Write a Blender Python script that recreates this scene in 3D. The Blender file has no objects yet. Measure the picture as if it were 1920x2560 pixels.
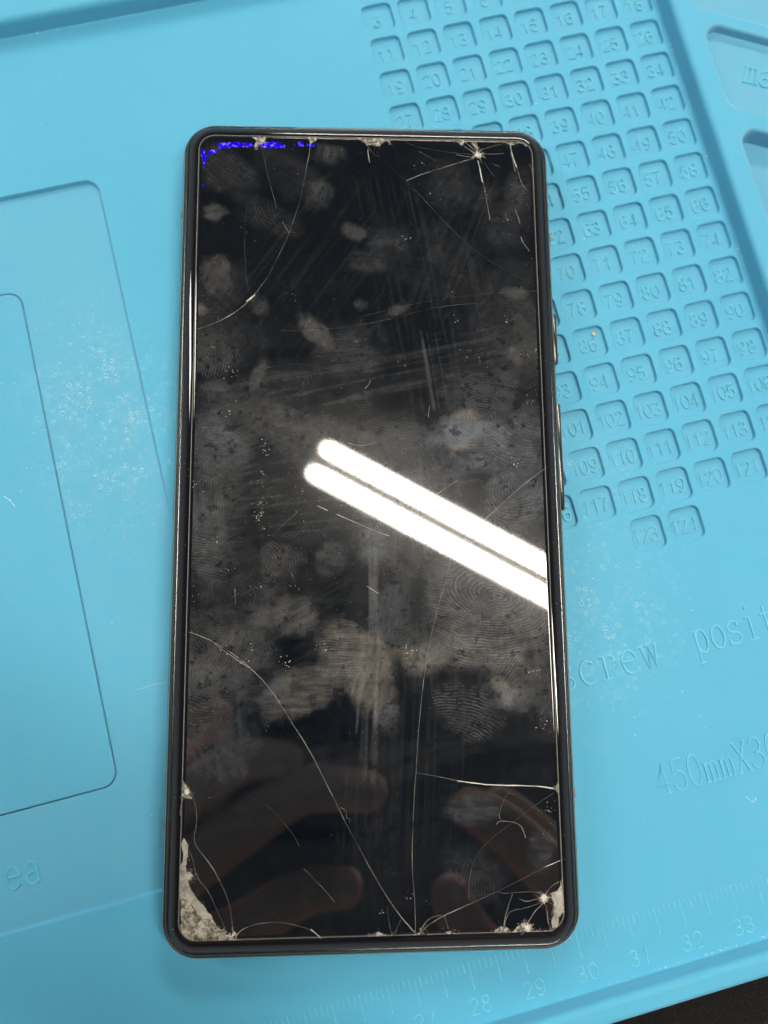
import bpy, math, random
import numpy as np
from mathutils import Vector, Matrix, geometry
random.seed(7); rng = np.random.default_rng(11)
S = 0.01                                   # everything below is measured in centimetres
scene = bpy.context.scene
COL = scene.collection

# ------------------------------------------------------------------ camera, world, exposure
cam_d = bpy.data.cameras.new('camera')
cam = bpy.data.objects.new('camera', cam_d); COL.objects.link(cam); scene.camera = cam
CAM = Vector((-2.6559, 5.2583, 15.0332))
R = Matrix(((0.96808516, 0.23777970, -0.07919563), (-0.24669101, 0.95982070, -0.13374516), (0.04421172, 0.14901355, 0.98784629)))
cam.matrix_world = Matrix.Translation(CAM*S) @ R.to_4x4()
cam_d.sensor_fit = 'VERTICAL'; cam_d.sensor_height = 9.8; cam_d.sensor_width = 7.35
cam_d.lens = 1974.0/2560*9.8
cam_d.clip_start = 0.002; cam_d.clip_end = 50
cam_d.dof.use_dof = True; cam_d.dof.focus_distance = 0.143; cam_d.dof.aperture_fstop = 3.3
world = bpy.data.worlds.new('World'); scene.world = world; world.use_nodes = True
wt = world.node_tree; bg = wt.nodes['Background']            # a room: pale walls to the side, dim ceiling above
wg = wt.nodes.new('ShaderNodeTexCoord'); wsx = wt.nodes.new('ShaderNodeSeparateXYZ'); wr = wt.nodes.new('ShaderNodeMapRange')
wr.interpolation_type = 'SMOOTHSTEP'
wt.links.new(wg.outputs['Generated'], wsx.inputs[0]); wt.links.new(wsx.outputs[2], wr.inputs[0])
wr.inputs[1].default_value = 0.35; wr.inputs[2].default_value = 0.80; wr.inputs[3].default_value = 0.60; wr.inputs[4].default_value = 0.065
wt.links.new(wr.outputs[0], bg.inputs[1]); bg.inputs[0].default_value = (1.0, 0.98, 0.96, 1)
scene.view_settings.view_transform = 'Standard'; scene.view_settings.look = 'None'
scene.view_settings.exposure = -0.17; scene.view_settings.gamma = 1.0
TUBE_E = 106.0

# ------------------------------------------------------------------ node helper
class NT:
    def __init__(s, name):
        s.m = bpy.data.materials.new(name); s.m.use_nodes = True
        s.t = s.m.node_tree; s.t.nodes.clear(); s.out = s.t.nodes.new('ShaderNodeOutputMaterial')
    def n(s, kind, **kw):
        nd = s.t.nodes.new('ShaderNode'+kind)
        for k, v in kw.items():
            if k.startswith('i_'):
                key = k[2:].replace('_', ' '); s.put(nd.inputs[key], v)
            else: setattr(nd, k, v)
        return nd
    def put(s, sock, v):
        if hasattr(v, 'is_output'): s.t.links.new(v, sock)
        elif isinstance(v, (tuple, list)) and len(v) == 3 and sock.type == 'RGBA': sock.default_value = (*v, 1)
        else: sock.default_value = v
    def math(s, op, a, b=None, c=None, clamp=False):
        nd = s.t.nodes.new('ShaderNodeMath'); nd.operation = op; nd.use_clamp = clamp
        s.put(nd.inputs[0], a)
        if b is not None: s.put(nd.inputs[1], b)
        if c is not None: s.put(nd.inputs[2], c)
        return nd.outputs[0]
    def ramp(s, f, lo, hi, a=0.0, b=1.0):
        nd = s.t.nodes.new('ShaderNodeMapRange'); nd.interpolation_type = 'SMOOTHSTEP'
        s.put(nd.inputs[0], f); s.put(nd.inputs[1], lo); s.put(nd.inputs[2], hi); s.put(nd.inputs[3], a); s.put(nd.inputs[4], b)
        return nd.outputs[0]
    def mix(s, f, a, b):
        nd = s.t.nodes.new('ShaderNodeMix'); nd.data_type = 'RGBA'
        s.put(nd.inputs[0], f); s.put(nd.inputs[6], a); s.put(nd.inputs[7], b); return nd.outputs[2]
    def pos(s, scale=100.0):
        g = s.t.nodes.new('ShaderNodeNewGeometry'); v = s.t.nodes.new('ShaderNodeVectorMath'); v.operation = 'SCALE'
        s.t.links.new(g.outputs['Position'], v.inputs[0]); v.inputs['Scale'].default_value = scale
        return v.outputs[0]
    def noise(s, vec, scale, detail=2, rough=0.5, dist=0.0, col=False):
        nd = s.t.nodes.new('ShaderNodeTexNoise'); s.put(nd.inputs['Vector'], vec)
        nd.inputs['Scale'].default_value = scale; nd.inputs['Detail'].default_value = detail
        nd.inputs['Roughness'].default_value = rough; nd.inputs['Distortion'].default_value = dist
        return nd.outputs[1 if col else 0]
    def bsdf(s, **kw):
        nd = s.t.nodes.new('ShaderNodeBsdfPrincipled')
        for k, v in kw.items(): s.put(nd.inputs[k.replace('_', ' ')], v)
        return nd
    def bump(s, h, dist, strength=1.0):
        nd = s.t.nodes.new('ShaderNodeBump'); s.put(nd.inputs['Height'], h)
        nd.inputs['Distance'].default_value = dist; s.put(nd.inputs['Strength'], strength); return nd.outputs[0]
    def end(s, sh):
        s.t.links.new(sh.outputs[0], s.out.inputs[0]); return s.m

def simple(name, col, rough, metal=0.0, ior=1.5, bumpy=0.0, scale=40.0, var=0.15, coat=0.0):
    t = NT(name); p = t.pos()
    nz = t.noise(p, scale, 3, 0.6)
    c2 = tuple(c*(1-var) for c in col); c3 = tuple(min(1, c*(1+var)) for c in col)
    b = t.bsdf(Base_Color=t.mix(nz, c2, c3), Roughness=t.ramp(nz, 0.3, 0.7, rough*0.85, rough*1.15), Metallic=metal, IOR=ior)
    b.inputs['Coat Weight'].default_value = coat
    if bumpy: t.put(b.inputs['Normal'], t.bump(nz, bumpy))
    return t.end(b)

# ------------------------------------------------------------------ materials
def make_silicone(name='blue_silicone', film_all=0.0):
    t = NT(name); p = t.pos()
    big = t.noise(p, 0.35, 3, 0.55); mid = t.noise(p, 1.7, 4, 0.6, 0.6); fine = t.noise(p, 26, 3, 0.6); grain = t.noise(p, 120, 2, 0.6)
    base = t.mix(big, (0.064, 0.355, 0.560), (0.076, 0.395, 0.595))
    # areas of dusty residue: one on the left working field, one right of the phone, and near the lower grid
    def region(x, y, sx, sy, power=1.0):
        v = t.n('VectorMath', operation='SUBTRACT'); t.put(v.inputs[0], p); v.inputs[1].default_value = (x, y, 0)
        w = t.n('VectorMath', operation='MULTIPLY'); t.put(w.inputs[0], v.outputs[0]); w.inputs[1].default_value = (1/sx, 1/sy, 0)
        l = t.n('VectorMath', operation='LENGTH'); t.put(l.inputs[0], w.outputs[0])
        return t.ramp(l.outputs['Value'], 0.25, 1.0, power, 0.0)
    reg = t.math('MAXIMUM', region(-6.2, 10.4, 2.2, 3.4), region(2.0, 4.6, 2.3, 2.8))
    reg = t.math('MAXIMUM', reg, region(2.6, 7.2, 1.6, 1.6, 0.7))
    reg = t.math('MULTIPLY', reg, t.ramp(mid, 0.36, 0.62))
    film = t.math('MULTIPLY', reg, t.ramp(t.noise(p, 7, 4, 0.7), 0.35, 0.75, 0.0, 0.5))
    # tiny dried rings
    vn = t.n('TexVoronoi', voronoi_dimensions='2D', feature='F1'); wp = t.n('VectorMath', operation='ADD'); t.put(wp.inputs[0], p)
    ds = t.n('VectorMath', operation='SCALE'); t.put(ds.inputs[0], t.noise(p, 22, 2, 0.5, 0, True)); ds.inputs['Scale'].default_value = 0.06; t.put(wp.inputs[1], ds.outputs[0])
    t.put(vn.inputs['Vector'], wp.outputs[0]); vn.inputs['Scale'].default_value = 7.0
    sep = t.n('SeparateColor'); t.put(sep.inputs[0], vn.outputs['Color'])
    rad = t.math('MULTIPLY_ADD', sep.outputs[1], 0.22, 0.10)
    ring = t.ramp(t.math('ABSOLUTE', t.math('SUBTRACT', vn.outputs['Distance'], rad)), 0.03, 0.09, 1.0, 0.0)
    ring = t.math('MULTIPLY', ring, t.ramp(sep.outputs[0], 0.60, 0.66)); ring = t.math('MULTIPLY', ring, reg)
    ring = t.math('MULTIPLY', ring, t.ramp(t.noise(p, 30, 2, 0.5), 0.38, 0.6))
    dots = t.math('MULTIPLY', t.ramp(t.noise(p, 34, 2, 0.5), 0.64, 0.72), t.math('MULTIPLY_ADD', reg, 0.8, 0.03))
    # recess floors hold a greyer film of dust
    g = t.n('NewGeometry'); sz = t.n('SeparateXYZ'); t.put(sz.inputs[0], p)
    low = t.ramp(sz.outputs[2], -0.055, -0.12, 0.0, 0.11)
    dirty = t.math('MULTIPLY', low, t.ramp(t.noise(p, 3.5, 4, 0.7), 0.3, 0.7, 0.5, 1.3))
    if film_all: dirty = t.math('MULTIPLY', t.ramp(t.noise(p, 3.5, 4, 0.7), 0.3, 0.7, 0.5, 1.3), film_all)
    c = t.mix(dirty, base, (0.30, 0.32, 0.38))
    c = t.mix(t.math('MULTIPLY', film, 0.34), c, (0.48, 0.66, 0.74))
    c = t.mix(t.math('MAXIMUM', t.math('MULTIPLY', ring, 0.42), t.math('MULTIPLY', dots, 0.38)), c, (0.72, 0.86, 0.90))
    # brown smears
    st = t.math('MULTIPLY', t.ramp(t.noise(p, 0.9, 5, 0.72, 1.5), 0.66, 0.78, 0.0, 0.16), t.ramp(t.noise(p, 9, 3, 0.7), 0.4, 0.6))
    c = t.mix(st, c, (0.16, 0.19, 0.22))
    h = t.math('ADD', t.math('MULTIPLY', fine, 0.5), t.math('MULTIPLY', grain, 0.5))
    h = t.math('ADD', h, t.math('MULTIPLY', ring, 1.2))
    b = t.bsdf(Base_Color=c, Roughness=t.ramp(mid, 0.3, 0.7, 0.56, 0.68), IOR=1.42, Normal=t.bump(h, 0.00006, 0.6))
    b.inputs['Sheen Weight'].default_value = 0.30; b.inputs['Sheen Roughness'].default_value = 0.5
    return t.end(b)
M_MAT = make_silicone(); M_TRAY = make_silicone('dusty_blue_silicone', 0.14)

def make_screen():
    t = NT('smeared_black_glass'); p = t.pos()
    def att(n):
        a = t.n('Attribute'); a.attribute_name = n; return a.outputs['Fac']
    smear, ramp_, ph, tint = att('smear'), att('ridge'), att('phase'), att('tint')
    n1 = t.noise(p, 3.2, 5, 0.65, 0.8); n2 = t.noise(p, 14, 4, 0.7, 1.2); n3 = t.noise(p, 45, 3, 0.6)
    wob = t.math('MULTIPLY', t.math('SUBTRACT', t.noise(p, 9, 2, 0.5), 0.5), 7.0)
    rid = t.math('SINE', t.math('ADD', ph, wob))
    rid = t.math('MULTIPLY', t.ramp(rid, -0.35, 0.75), t.math('MULTIPLY', t.ramp(n2, 0.30, 0.62, 0.25, 1.15), t.ramp(t.noise(p, 1.9, 4, 0.65, 1.0), 0.36, 0.62, 0.22, 1.15)))
    sm = t.math('MULTIPLY', smear, t.math('MULTIPLY', t.ramp(n1, 0.25, 0.7, 0.55, 1.1), t.ramp(n2, 0.25, 0.7, 0.75, 1.1)))
    ra = t.math('MULTIPLY', ramp_, rid)
    cloud = t.ramp(n1, 0.50, 0.82, 0.0, 0.03)
    fleck = t.math('MULTIPLY', t.ramp(t.noise(p, 75, 2, 0.5), 0.70, 0.76, 0.0, 0.45), t.ramp(t.noise(p, 2.3, 3, 0.6), 0.42, 0.62))
    tot = t.math('ADD', t.math('ADD', sm, t.math('MULTIPLY', ra, 0.62)), t.math('ADD', cloud, fleck), clamp=True)
    gcol = t.mix(t.ramp(tint, -1.0, 1.0), (0.38, 0.42, 0.49), (0.50, 0.465, 0.415))
    clean = t.bsdf(Base_Color=(0.0024, 0.0042, 0.0070), Roughness=0.025, IOR=1.68)
    hz = t.bsdf(Base_Color=(0.002, 0.003, 0.005), Roughness=0.17, IOR=1.6)
    dirt = t.bsdf(Base_Color=gcol, Roughness=0.42, IOR=1.45)
    m0 = t.n('MixShader'); t.put(m0.inputs[0], 0.075); t.put(m0.inputs[1], clean.outputs[0]); t.put(m0.inputs[2], hz.outputs[0])
    m1 = t.n('MixShader'); t.put(m1.inputs[0], t.math('MULTIPLY', tot, 0.235)); t.put(m1.inputs[1], m0.outputs[0]); t.put(m1.inputs[2], dirt.outputs[0])
    return t.end(m1)
M_SCREEN = make_screen()

M_BEZEL = simple('bezel_glass', (0.004, 0.005, 0.008), 0.03, 0, 1.52, 0, 30, 0.1)
M_FRAME = simple('dark_metal_frame', (0.11, 0.108, 0.106), 0.20, 1.0, 1.5, 0.00001, 60, 0.2)
M_WORN = simple('worn_metal_edge', (0.50, 0.40, 0.27), 0.35, 1.0, 1.5, 0.00004, 120, 0.5)
M_GASKET = simple('black_gasket', (0.006, 0.006, 0.007), 0.35)
M_ANT = simple('grey_plastic', (0.16, 0.16, 0.16), 0.45)
M_EDGE = simple('ground_glass_edge', (0.21, 0.19, 0.15), 0.30, 0, 1.5, 0.00004, 90, 0.35)
def make_crack(name, dark, light, lo, hi):
    t = NT(name); p = t.pos(); n1 = t.noise(p, 1.3, 3, 0.6); n2 = t.noise(p, 30, 2, 0.6)
    f = t.math('MULTIPLY', t.ramp(n1, lo, hi), t.ramp(n2, 0.3, 0.6, 0.5, 1.0))
    return t.end(t.bsdf(Base_Color=t.mix(f, dark, light), Roughness=0.3, IOR=1.5, Normal=t.bump(n2, 0.00005)))
M_CRACK = make_crack('fractured_glass', (0.12, 0.115, 0.10), (0.50, 0.47, 0.40), 0.38, 0.70)
M_BRIGHT = make_crack('bright_fracture', (0.22, 0.21, 0.18), (0.72, 0.69, 0.62), 0.25, 0.55)
M_FAINT = make_crack('faint_scratch', (0.03, 0.03, 0.03), (0.24, 0.23, 0.21), 0.35, 0.7)
def make_worn():
    t = NT('worn_silicone'); p = t.pos(); n = t.noise(p, 5, 4, 0.7)
    return t.end(t.bsdf(Base_Color=t.mix(t.ramp(n, 0.3, 0.7), (0.085, 0.42, 0.60), (0.17, 0.55, 0.70)), Roughness=0.5, IOR=1.42))
M_RAISED = make_worn()
def make_letter():
    t = NT('moulded_lettering'); p = t.pos(); n = t.noise(p, 5, 4, 0.7)
    return t.end(t.bsdf(Base_Color=t.mix(t.ramp(n, 0.3, 0.7), (0.085, 0.43, 0.63), (0.12, 0.48, 0.68)), Roughness=0.45, IOR=1.42))
M_LETTER = make_letter()
M_DUST = simple('pale_crumbs', (0.50, 0.45, 0.37), 0.6, 0, 1.5, 0.00003, 90, 0.35)
M_WHITE = simple('white_lamp_paint', (0.75, 0.75, 0.73), 0.4)
M_CAP = simple('grey_lamp_cap', (0.12, 0.12, 0.12), 0.4)
M_SKIN = simple('skin', (0.82, 0.44, 0.31), 0.5, 0, 1.4, 0.0002, 6, 0.12)
M_NAIL = simple('nail', (0.62, 0.40, 0.32), 0.3)
M_HELD = simple('matte_black_plastic', (0.008, 0.008, 0.009), 0.5)
M_YELLOW = simple('yellow_crumb', (0.75, 0.62, 0.28), 0.5, 0, 1.5, 0.0001, 40, 0.3)

def make_pocket(name, lo, hi, a, b, sc):
    t = NT(name); p = t.pos()
    n1 = t.noise(p, sc, 5, 0.75); n2 = t.noise(p, sc*5, 3, 0.7); n3 = t.noise(p, 1.6, 2, 0.5)
    f = t.math('MULTIPLY', t.ramp(n1, lo, hi), t.ramp(n2, 0.30, 0.6, 0.45, 1.0))
    bs = t.bsdf(Base_Color=t.mix(f, a, b), Roughness=0.42, IOR=1.45, Normal=t.bump(n2, 0.00006))
    return t.end(bs)
M_PSMOOTH = make_pocket('lifted_glass', 0.30, 0.62, (0.12, 0.115, 0.095), (0.40, 0.385, 0.33), 2.6)
M_PDUST = make_pocket('dusty_adhesive', 0.40, 0.60, (0.045, 0.042, 0.034), (0.46, 0.425, 0.34), 7)
M_CHIP = make_pocket('chipped_glass', 0.42, 0.64, (0.03, 0.028, 0.022), (0.50, 0.47, 0.39), 14)

def emis(name, col, e):
    t = NT(name); b = t.bsdf(Base_Color=(0.8, 0.8, 0.8), Roughness=0.4)
    t.put(b.inputs['Emission Color'], (*col, 1)); b.inputs['Emission Strength'].default_value = e
    return t.end(b)
M_TUBE = emis('lit_tube', (1.0, 0.925, 0.80), TUBE_E); M_TUBE2 = emis('dimmer_lit_tube', (1.0, 0.95, 0.86), TUBE_E*.46)
def make_pixel():
    t = NT('lit_blue_pixels'); p = t.pos(); n = t.noise(p, 14, 3, 0.6)
    b = t.bsdf(Base_Color=(0.0, 0.0, 0.02), Roughness=0.05)
    t.put(b.inputs['Emission Color'], t.mix(t.ramp(n, 0.54, 0.68), (0.012, 0.0, 0.95), (0.60, 0.36, 0.98)))
    b.inputs['Emission Strength'].default_value = 0.95
    return t.end(b)
M_PIX = make_pixel()
def make_table():
    t = NT('black_desk'); p = t.pos()
    n = t.noise(p, 18, 4, 0.7); f = t.noise(p, 42, 2, 0.6)
    c = t.mix(t.ramp(f, 0.60, 0.74), (0.006, 0.0055, 0.006), (0.060, 0.050, 0.045))
    b = t.bsdf(Base_Color=c, Roughness=0.75, IOR=1.25, Normal=t.bump(n, 0.0002))
    return t.end(b)
M_TABLE = make_table()

# ------------------------------------------------------------------ mesh helpers (input in cm)
def ob(name, V, F, mat, parent=None, smooth=False):
    me = bpy.data.meshes.new(name)
    me.from_pydata([(v[0]*S, v[1]*S, v[2]*S) for v in V], [], F)
    me.materials.append(mat)
    if smooth: me.polygons.foreach_set('use_smooth', [True]*len(me.polygons))
    me.update()
    o = bpy.data.objects.new(name, me); COL.objects.link(o)
    if parent: o.parent = parent
    return o
def thing(o, label, cat, group=None):
    o['label'] = label; o['category'] = cat
    if group: o['group'] = group
    return o
def empty(name, loc=(0, 0, 0), rz=0.0):
    o = bpy.data.objects.new(name, None); COL.objects.link(o); o.empty_display_size = 0.01
    o.location = Vector(loc)*S; o.rotation_euler = (0, 0, rz); return o

def rpoly(C, r, off=0.0, n=6):
    """convex CCW polygon with rounded corners, every edge moved inwards by off"""
    out = []; m = len(C)
    for i in range(m):
        A, B, D = Vector(C[i-1]), Vector(C[i]), Vector(C[(i+1) % m])
        e1 = (B-A).normalized(); e2 = (D-B).normalized()
        n1 = Vector((-e1.y, e1.x)); n2 = Vector((-e2.y, e2.x))
        rr = max(r-off, 0.004); d = off+rr
        k = d/(1+n1.dot(n2)); c = B+(n1+n2)*k
        a1 = math.atan2(-n1.y, -n1.x); a2 = math.atan2(-n2.y, -n2.x)
        while a2 < a1: a2 += 2*math.pi
        for j in range(n+1):
            a = a1+(a2-a1)*j/n; out.append((c.x+rr*math.cos(a), c.y+rr*math.sin(a)))
    return out
def rect(x0, y0, x1, y1): return [(x0, y0), (x1, y0), (x1, y1), (x0, y1)]
def loft(V, F, rings, flip=False):
    b = len(V); n = len(rings[0][0])
    for pts, z in rings: V += [(x, y, z) for x, y in pts]
    for k in range(len(rings)-1):
        for i in range(n):
            q = (b+k*n+i, b+k*n+(i+1) % n, b+(k+1)*n+(i+1) % n, b+(k+1)*n+i)
            F.append(q[::-1] if flip else q)
def drop(z0, z1, rl, rf, draft=0.0):
    """profile (offset inwards, z) of a moulded edge going down from z0 to z1"""
    P = [(-rl-0.02, z0)]
    for j in range(5):
        a = math.pi/2*j/4; P.append((-rl+rl*math.sin(a), z0-rl*(1-math.cos(a))))
    for j in range(5):
        a = math.pi/2*j/4; P.append((draft+rf*(1-math.cos(a)), z1+rf*(1-math.sin(a))))
    P.append((draft+rf+0.02, z1)); return P
def plate(name, outer, holes, z, mat, parent):
    pts = [Vector(p) for p in outer]; edges = [(i, (i+1) % len(outer)) for i in range(len(outer))]
    for h in holes:
        b = len(pts); pts += [Vector(p) for p in h]; edges += [(b+i, b+(i+1) % len(h)) for i in range(len(h))]
    vo, eo, fo, _, _, _ = geometry.delaunay_2d_cdt(pts, edges, [], 1, 1e-6)
    vo = [tuple(v) for v in vo]
    fa = np.array([f for f in fo if len(f) == 3]); va = np.array(vo); ctr = va[fa].mean(1)
    def inside(poly):
        P = np.array(poly); Q = np.roll(P, -1, 0); r = np.zeros(len(ctr), bool)
        for (x1, y1), (x2, y2) in zip(P, Q):
            c = ((y1 > ctr[:, 1]) != (y2 > ctr[:, 1])) & (ctr[:, 0] < (x2-x1)*(ctr[:, 1]-y1)/((y2-y1) or 1e-12)+x1)
            r ^= c
        return r
    keep = inside(outer)
    for h in holes: keep &= ~inside(h)
    F = []
    for f, k in zip(fa.tolist(), keep):
        if k:
            a, b, c = (va[i] for i in f)
            F.append(f if (b[0]-a[0])*(c[1]-a[1])-(b[1]-a[1])*(c[0]-a[0]) > 0 else f[::-1])
    return ob(name, [(x, y, z) for x, y in vo], F, mat, parent)
def moulding(name, C, r, prof, mat, parent, floor=False, n=6):
    V, F = [], []
    loft(V, F, [(rpoly(C, r, o, n), z) for o, z in prof])
    if floor:
        m = len(rpoly(C, r, 0, n)); F.append(tuple(range(len(V)-m, len(V))))
    return ob(name, V, F, mat, parent, True)

def chaikin(P, k=2):
    for _ in range(k):
        Q = [P[0]]
        for a, b in zip(P[:-1], P[1:]):
            Q += [tuple(.75*x+.25*y for x, y in zip(a, b)), tuple(.25*x+.75*y for x, y in zip(a, b))]
        P = Q+[P[-1]]
    return P
def stroke(V, F, P, w, h, z, widths=None, closed=False):
    """low rounded bead along a polyline"""
    P = [Vector(p[:2]) for p in P]; n = len(P); b = len(V)
    z = z+h*.07*(len(F) % 7)+h*.013*(len(F) % 11)      # strokes that cross never share a plane
    prof = [(-.5, -.9), (-.46, .5), (-.34, 1), (.34, 1), (.46, .5), (.5, -.9)]
    for i in range(n):
        a = P[i-1] if (i or closed) else P[i]; c = P[(i+1) % n] if (i < n-1 or closed) else P[i]
        d = (c-a); d = d.normalized() if d.length > 1e-9 else Vector((1, 0)); nn = Vector((-d.y, d.x))
        ww = w*(widths[i] if widths else 1)
        for o, q in prof: V.append((P[i].x+nn.x*o*ww, P[i].y+nn.y*o*ww, z+q*h))
    k = len(prof)
    for i in range(n if closed else n-1):
        for j in range(k-1):
            i2 = (i+1) % n
            F.append((b+i*k+j+1, b+i*k+j, b+i2*k+j, b+i2*k+j+1))
    if not closed:
        F.append(tuple(b+j for j in range(k))); F.append(tuple(b+(n-1)*k+j for j in range(k-1, -1, -1)))

# stroke letters: unit height, (smooth?, points)
def arc(cx, cy, rx, ry, a0, a1, n=12):
    return [(cx+rx*math.cos(math.radians(a0+(a1-a0)*i/n)), cy+ry*math.sin(math.radians(a0+(a1-a0)*i/n))) for i in range(n+1)]
G = {
 '0': [arc(.29, .5, .27, .5, 90, 450, 24)],
 '1': [[(.10, .74), (.22, .84), (.34, 1.0), (.34, 0)]],
 '2': [arc(.29, .73, .25, .27, 170, -20, 12)+[(.40, .48), (.20, .26), (.04, 0), (.56, 0)]],
 '3': [arc(.27, .755, .22, .245, 160, -80, 12)+[(.22, .53)], arc(.26, .27, .27, .265, 85, -165, 14)],
 '4': [[(.42, 0), (.42, 1.0), (.02, .27), (.58, .27)]],
 '5': [[(.50, 1.0), (.14, 1.0), (.07, .52)]+arc(.28, .32, .26, .32, 135, -160, 14)],
 '6': [[(.50, .86), (.42, .97), (.30, 1.0), (.16, .93), (.06, .72), (.03, .42)]+arc(.29, .30, .26, .30, 170, 530, 20)],
 '7': [[(.04, 1.0), (.55, 1.0), (.40, .76), (.27, .45), (.20, 0)]],
 '8': [arc(.29, .76, .21, .24, 90, 450, 20), arc(.29, .27, .26, .27, 90, 450, 20)],
 '9': [arc(.29, .70, .26, .30, -10, 350, 20)+[(.55, .60), (.52, .30), (.42, .07), (.28, 0), (.15, .03), (.07, .14)]],
}
# narrow typewriter letters with small serifs; x-height .62 of the cap height
GS = {
 's': [arc(.25, .47, .17, .15, 30, 250, 10)+arc(.25, .16, .19, .16, 80, -150, 12), [(.40, .62), (.40, .48)], [(.06, 0), (.06, .16)]],
 'c': [arc(.27, .31, .21, .31, 50, 310, 18), [(.42, .57), (.42, .50)]],
 'r': [[(.06, .60), (.17, .62), (.17, 0)], [(.05, 0), (.31, 0)], arc(.34, .40, .17, .21, 170, 60, 8), [(.42, .58), (.44, .50)]],
 'e': [[(.07, .33), (.47, .33)]+arc(.27, .31, .20, .31, 5, 320, 20)],
 'w': [[(.07, .60), (.17, 0), (.27, .56), (.37, 0), (.48, .60)], [(.01, .61), (.14, .61)], [(.20, .61), (.33, .61)], [(.42, .61), (.54, .61)]],
 'p': [[(.03, .60), (.13, .62), (.13, -.26)], [(.03, -.26), (.25, -.26)], arc(.29, .31, .18, .31, 150, -150, 18)],
 'o': [arc(.27, .31, .20, .31, 90, 450, 24)],
 'i': [[(.12, .60), (.27, .62), (.27, 0)], [(.10, 0), (.44, 0)], arc(.25, .88, .02, .02, 0, 360, 6)],
 't': [[(.23, .82), (.23, .14), (.28, .03), (.36, .0), (.45, .10)], [(.08, .60), (.42, .60)]],
 'a': [arc(.24, .47, .15, .15, 165, 20, 8)+[(.39, .42), (.39, .10), (.43, .01), (.50, .05)], arc(.23, .17, .17, .17, 50, 330, 12)+[(.39, .20)], [(.39, .34), (.25, .33)]],
 'm': [[(.0, .60), (.08, .62), (.08, 0)], [(.01, 0), (.16, 0)], [(.08, .48), (.14, .60), (.22, .60), (.26, .50), (.26, 0)], [(.20, 0), (.33, 0)], [(.26, .48), (.32, .60), (.40, .60), (.45, .50), (.45, 0)], [(.38, 0), (.52, 0)]],
 'g': [arc(.24, .42, .16, .19, 90, 450, 18), [(.14, .25), (.12, .14), (.38, .10), (.44, -.06)]+arc(.26, -.12, .18, .12, 20, -200, 10)],
 'n': [[(.03, .60), (.13, .62), (.13, 0)], [(.03, 0), (.23, 0)], [(.13, .45), (.22, .60), (.33, .60), (.40, .48), (.40, 0)], [(.31, 0), (.50, 0)]],
 'X': [[(.06, 1.0), (.47, 0)], [(.46, 1.0), (.08, 0)], [(.01, 1.0), (.15, 1.0)], [(.38, 1.0), (.52, 1.0)], [(.0, 0), (.17, 0)], [(.38, 0), (.54, 0)]],
 '4': [[(.34, 0), (.34, 1.0), (.04, .30), (.48, .30)], [(.23, 0), (.46, 0)]],
 '5': [[(.46, 1.0), (.12, 1.0), (.10, .54)]+arc(.26, .31, .21, .31, 135, -170, 16)],
 '0': [arc(.27, .5, .20, .5, 90, 450, 26)],
 '3': [arc(.25, .76, .18, .24, 170, -80, 12)+[(.20, .52)], arc(.24, .26, .22, .26, 85, -175, 14)],
}
def glyphs(txt, table, h, adv, x0, y0, z, w, hh, parent, name, mat, ang=0.0, shear=0.0, xs=1.0):
    V, F = [], []
    ca, sa = math.cos(ang), math.sin(ang); xx = 0
    for ch in txt:
        if ch != ' ':
            for P in table[ch]:
                closed = len(P) > 12 and abs(P[0][0]-P[-1][0]) < 1e-6 and abs(P[0][1]-P[-1][1]) < 1e-6
                P = P[:-1] if closed else P
                Q = []
                for (px, py) in P:
                    u, v = xx+(px*xs+py*shear)*h, py*h
                    Q.append((x0+u*ca-v*sa, y0+u*sa+v*ca))
                stroke(V, F, Q, w, hh, z, closed=closed)
        xx += adv
    return ob(name, V, F, mat, parent)

# ------------------------------------------------------------------ desk
desk = ob('table_top', [(-50, -7, -.42), (50, -7, -.42), (50, 48, -.42), (-50, 48, -.42), (-50, -7, -3), (50, -7, -3), (50, 48, -3), (-50, 48, -3)],
          [(0, 1, 2, 3), (7, 6, 5, 4), (0, 4, 5, 1), (1, 5, 6, 2), (2, 6, 7, 3), (3, 7, 4, 0)], M_TABLE)
desk['kind'] = 'structure'

# ------------------------------------------------------------------ repair mat
mat = thing(empty('repair_mat'), 'large sky blue silicone repair mat with numbered square wells, ruler and raised rim', 'repair mat')
OUT = rect(-31.0, -2.40, 14.0, 28.6); WELL = rect(-30.6, -2.0, 7.1, 18.8)
RW, ZR = 0.35, 0.42
# outer flank and rim
V, F = [], []
flank = [(-.0, -.419), (-.0, ZR-.08)]+[(.08*(1-math.cos(math.pi/2*j/4)), ZR-.08+.08*math.sin(math.pi/2*j/4)) for j in range(1, 5)]+[(.10, ZR)]
loft(V, F, [(rpoly(OUT, 1.0, o), z) for o, z in flank])
ob('outer_rim', V, F, M_MAT, mat, True)
wprof = drop(ZR, 0.0, 0.12, 0.03, 0.01)
moulding('inner_wall', WELL, RW, wprof, M_MAT, mat)
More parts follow.
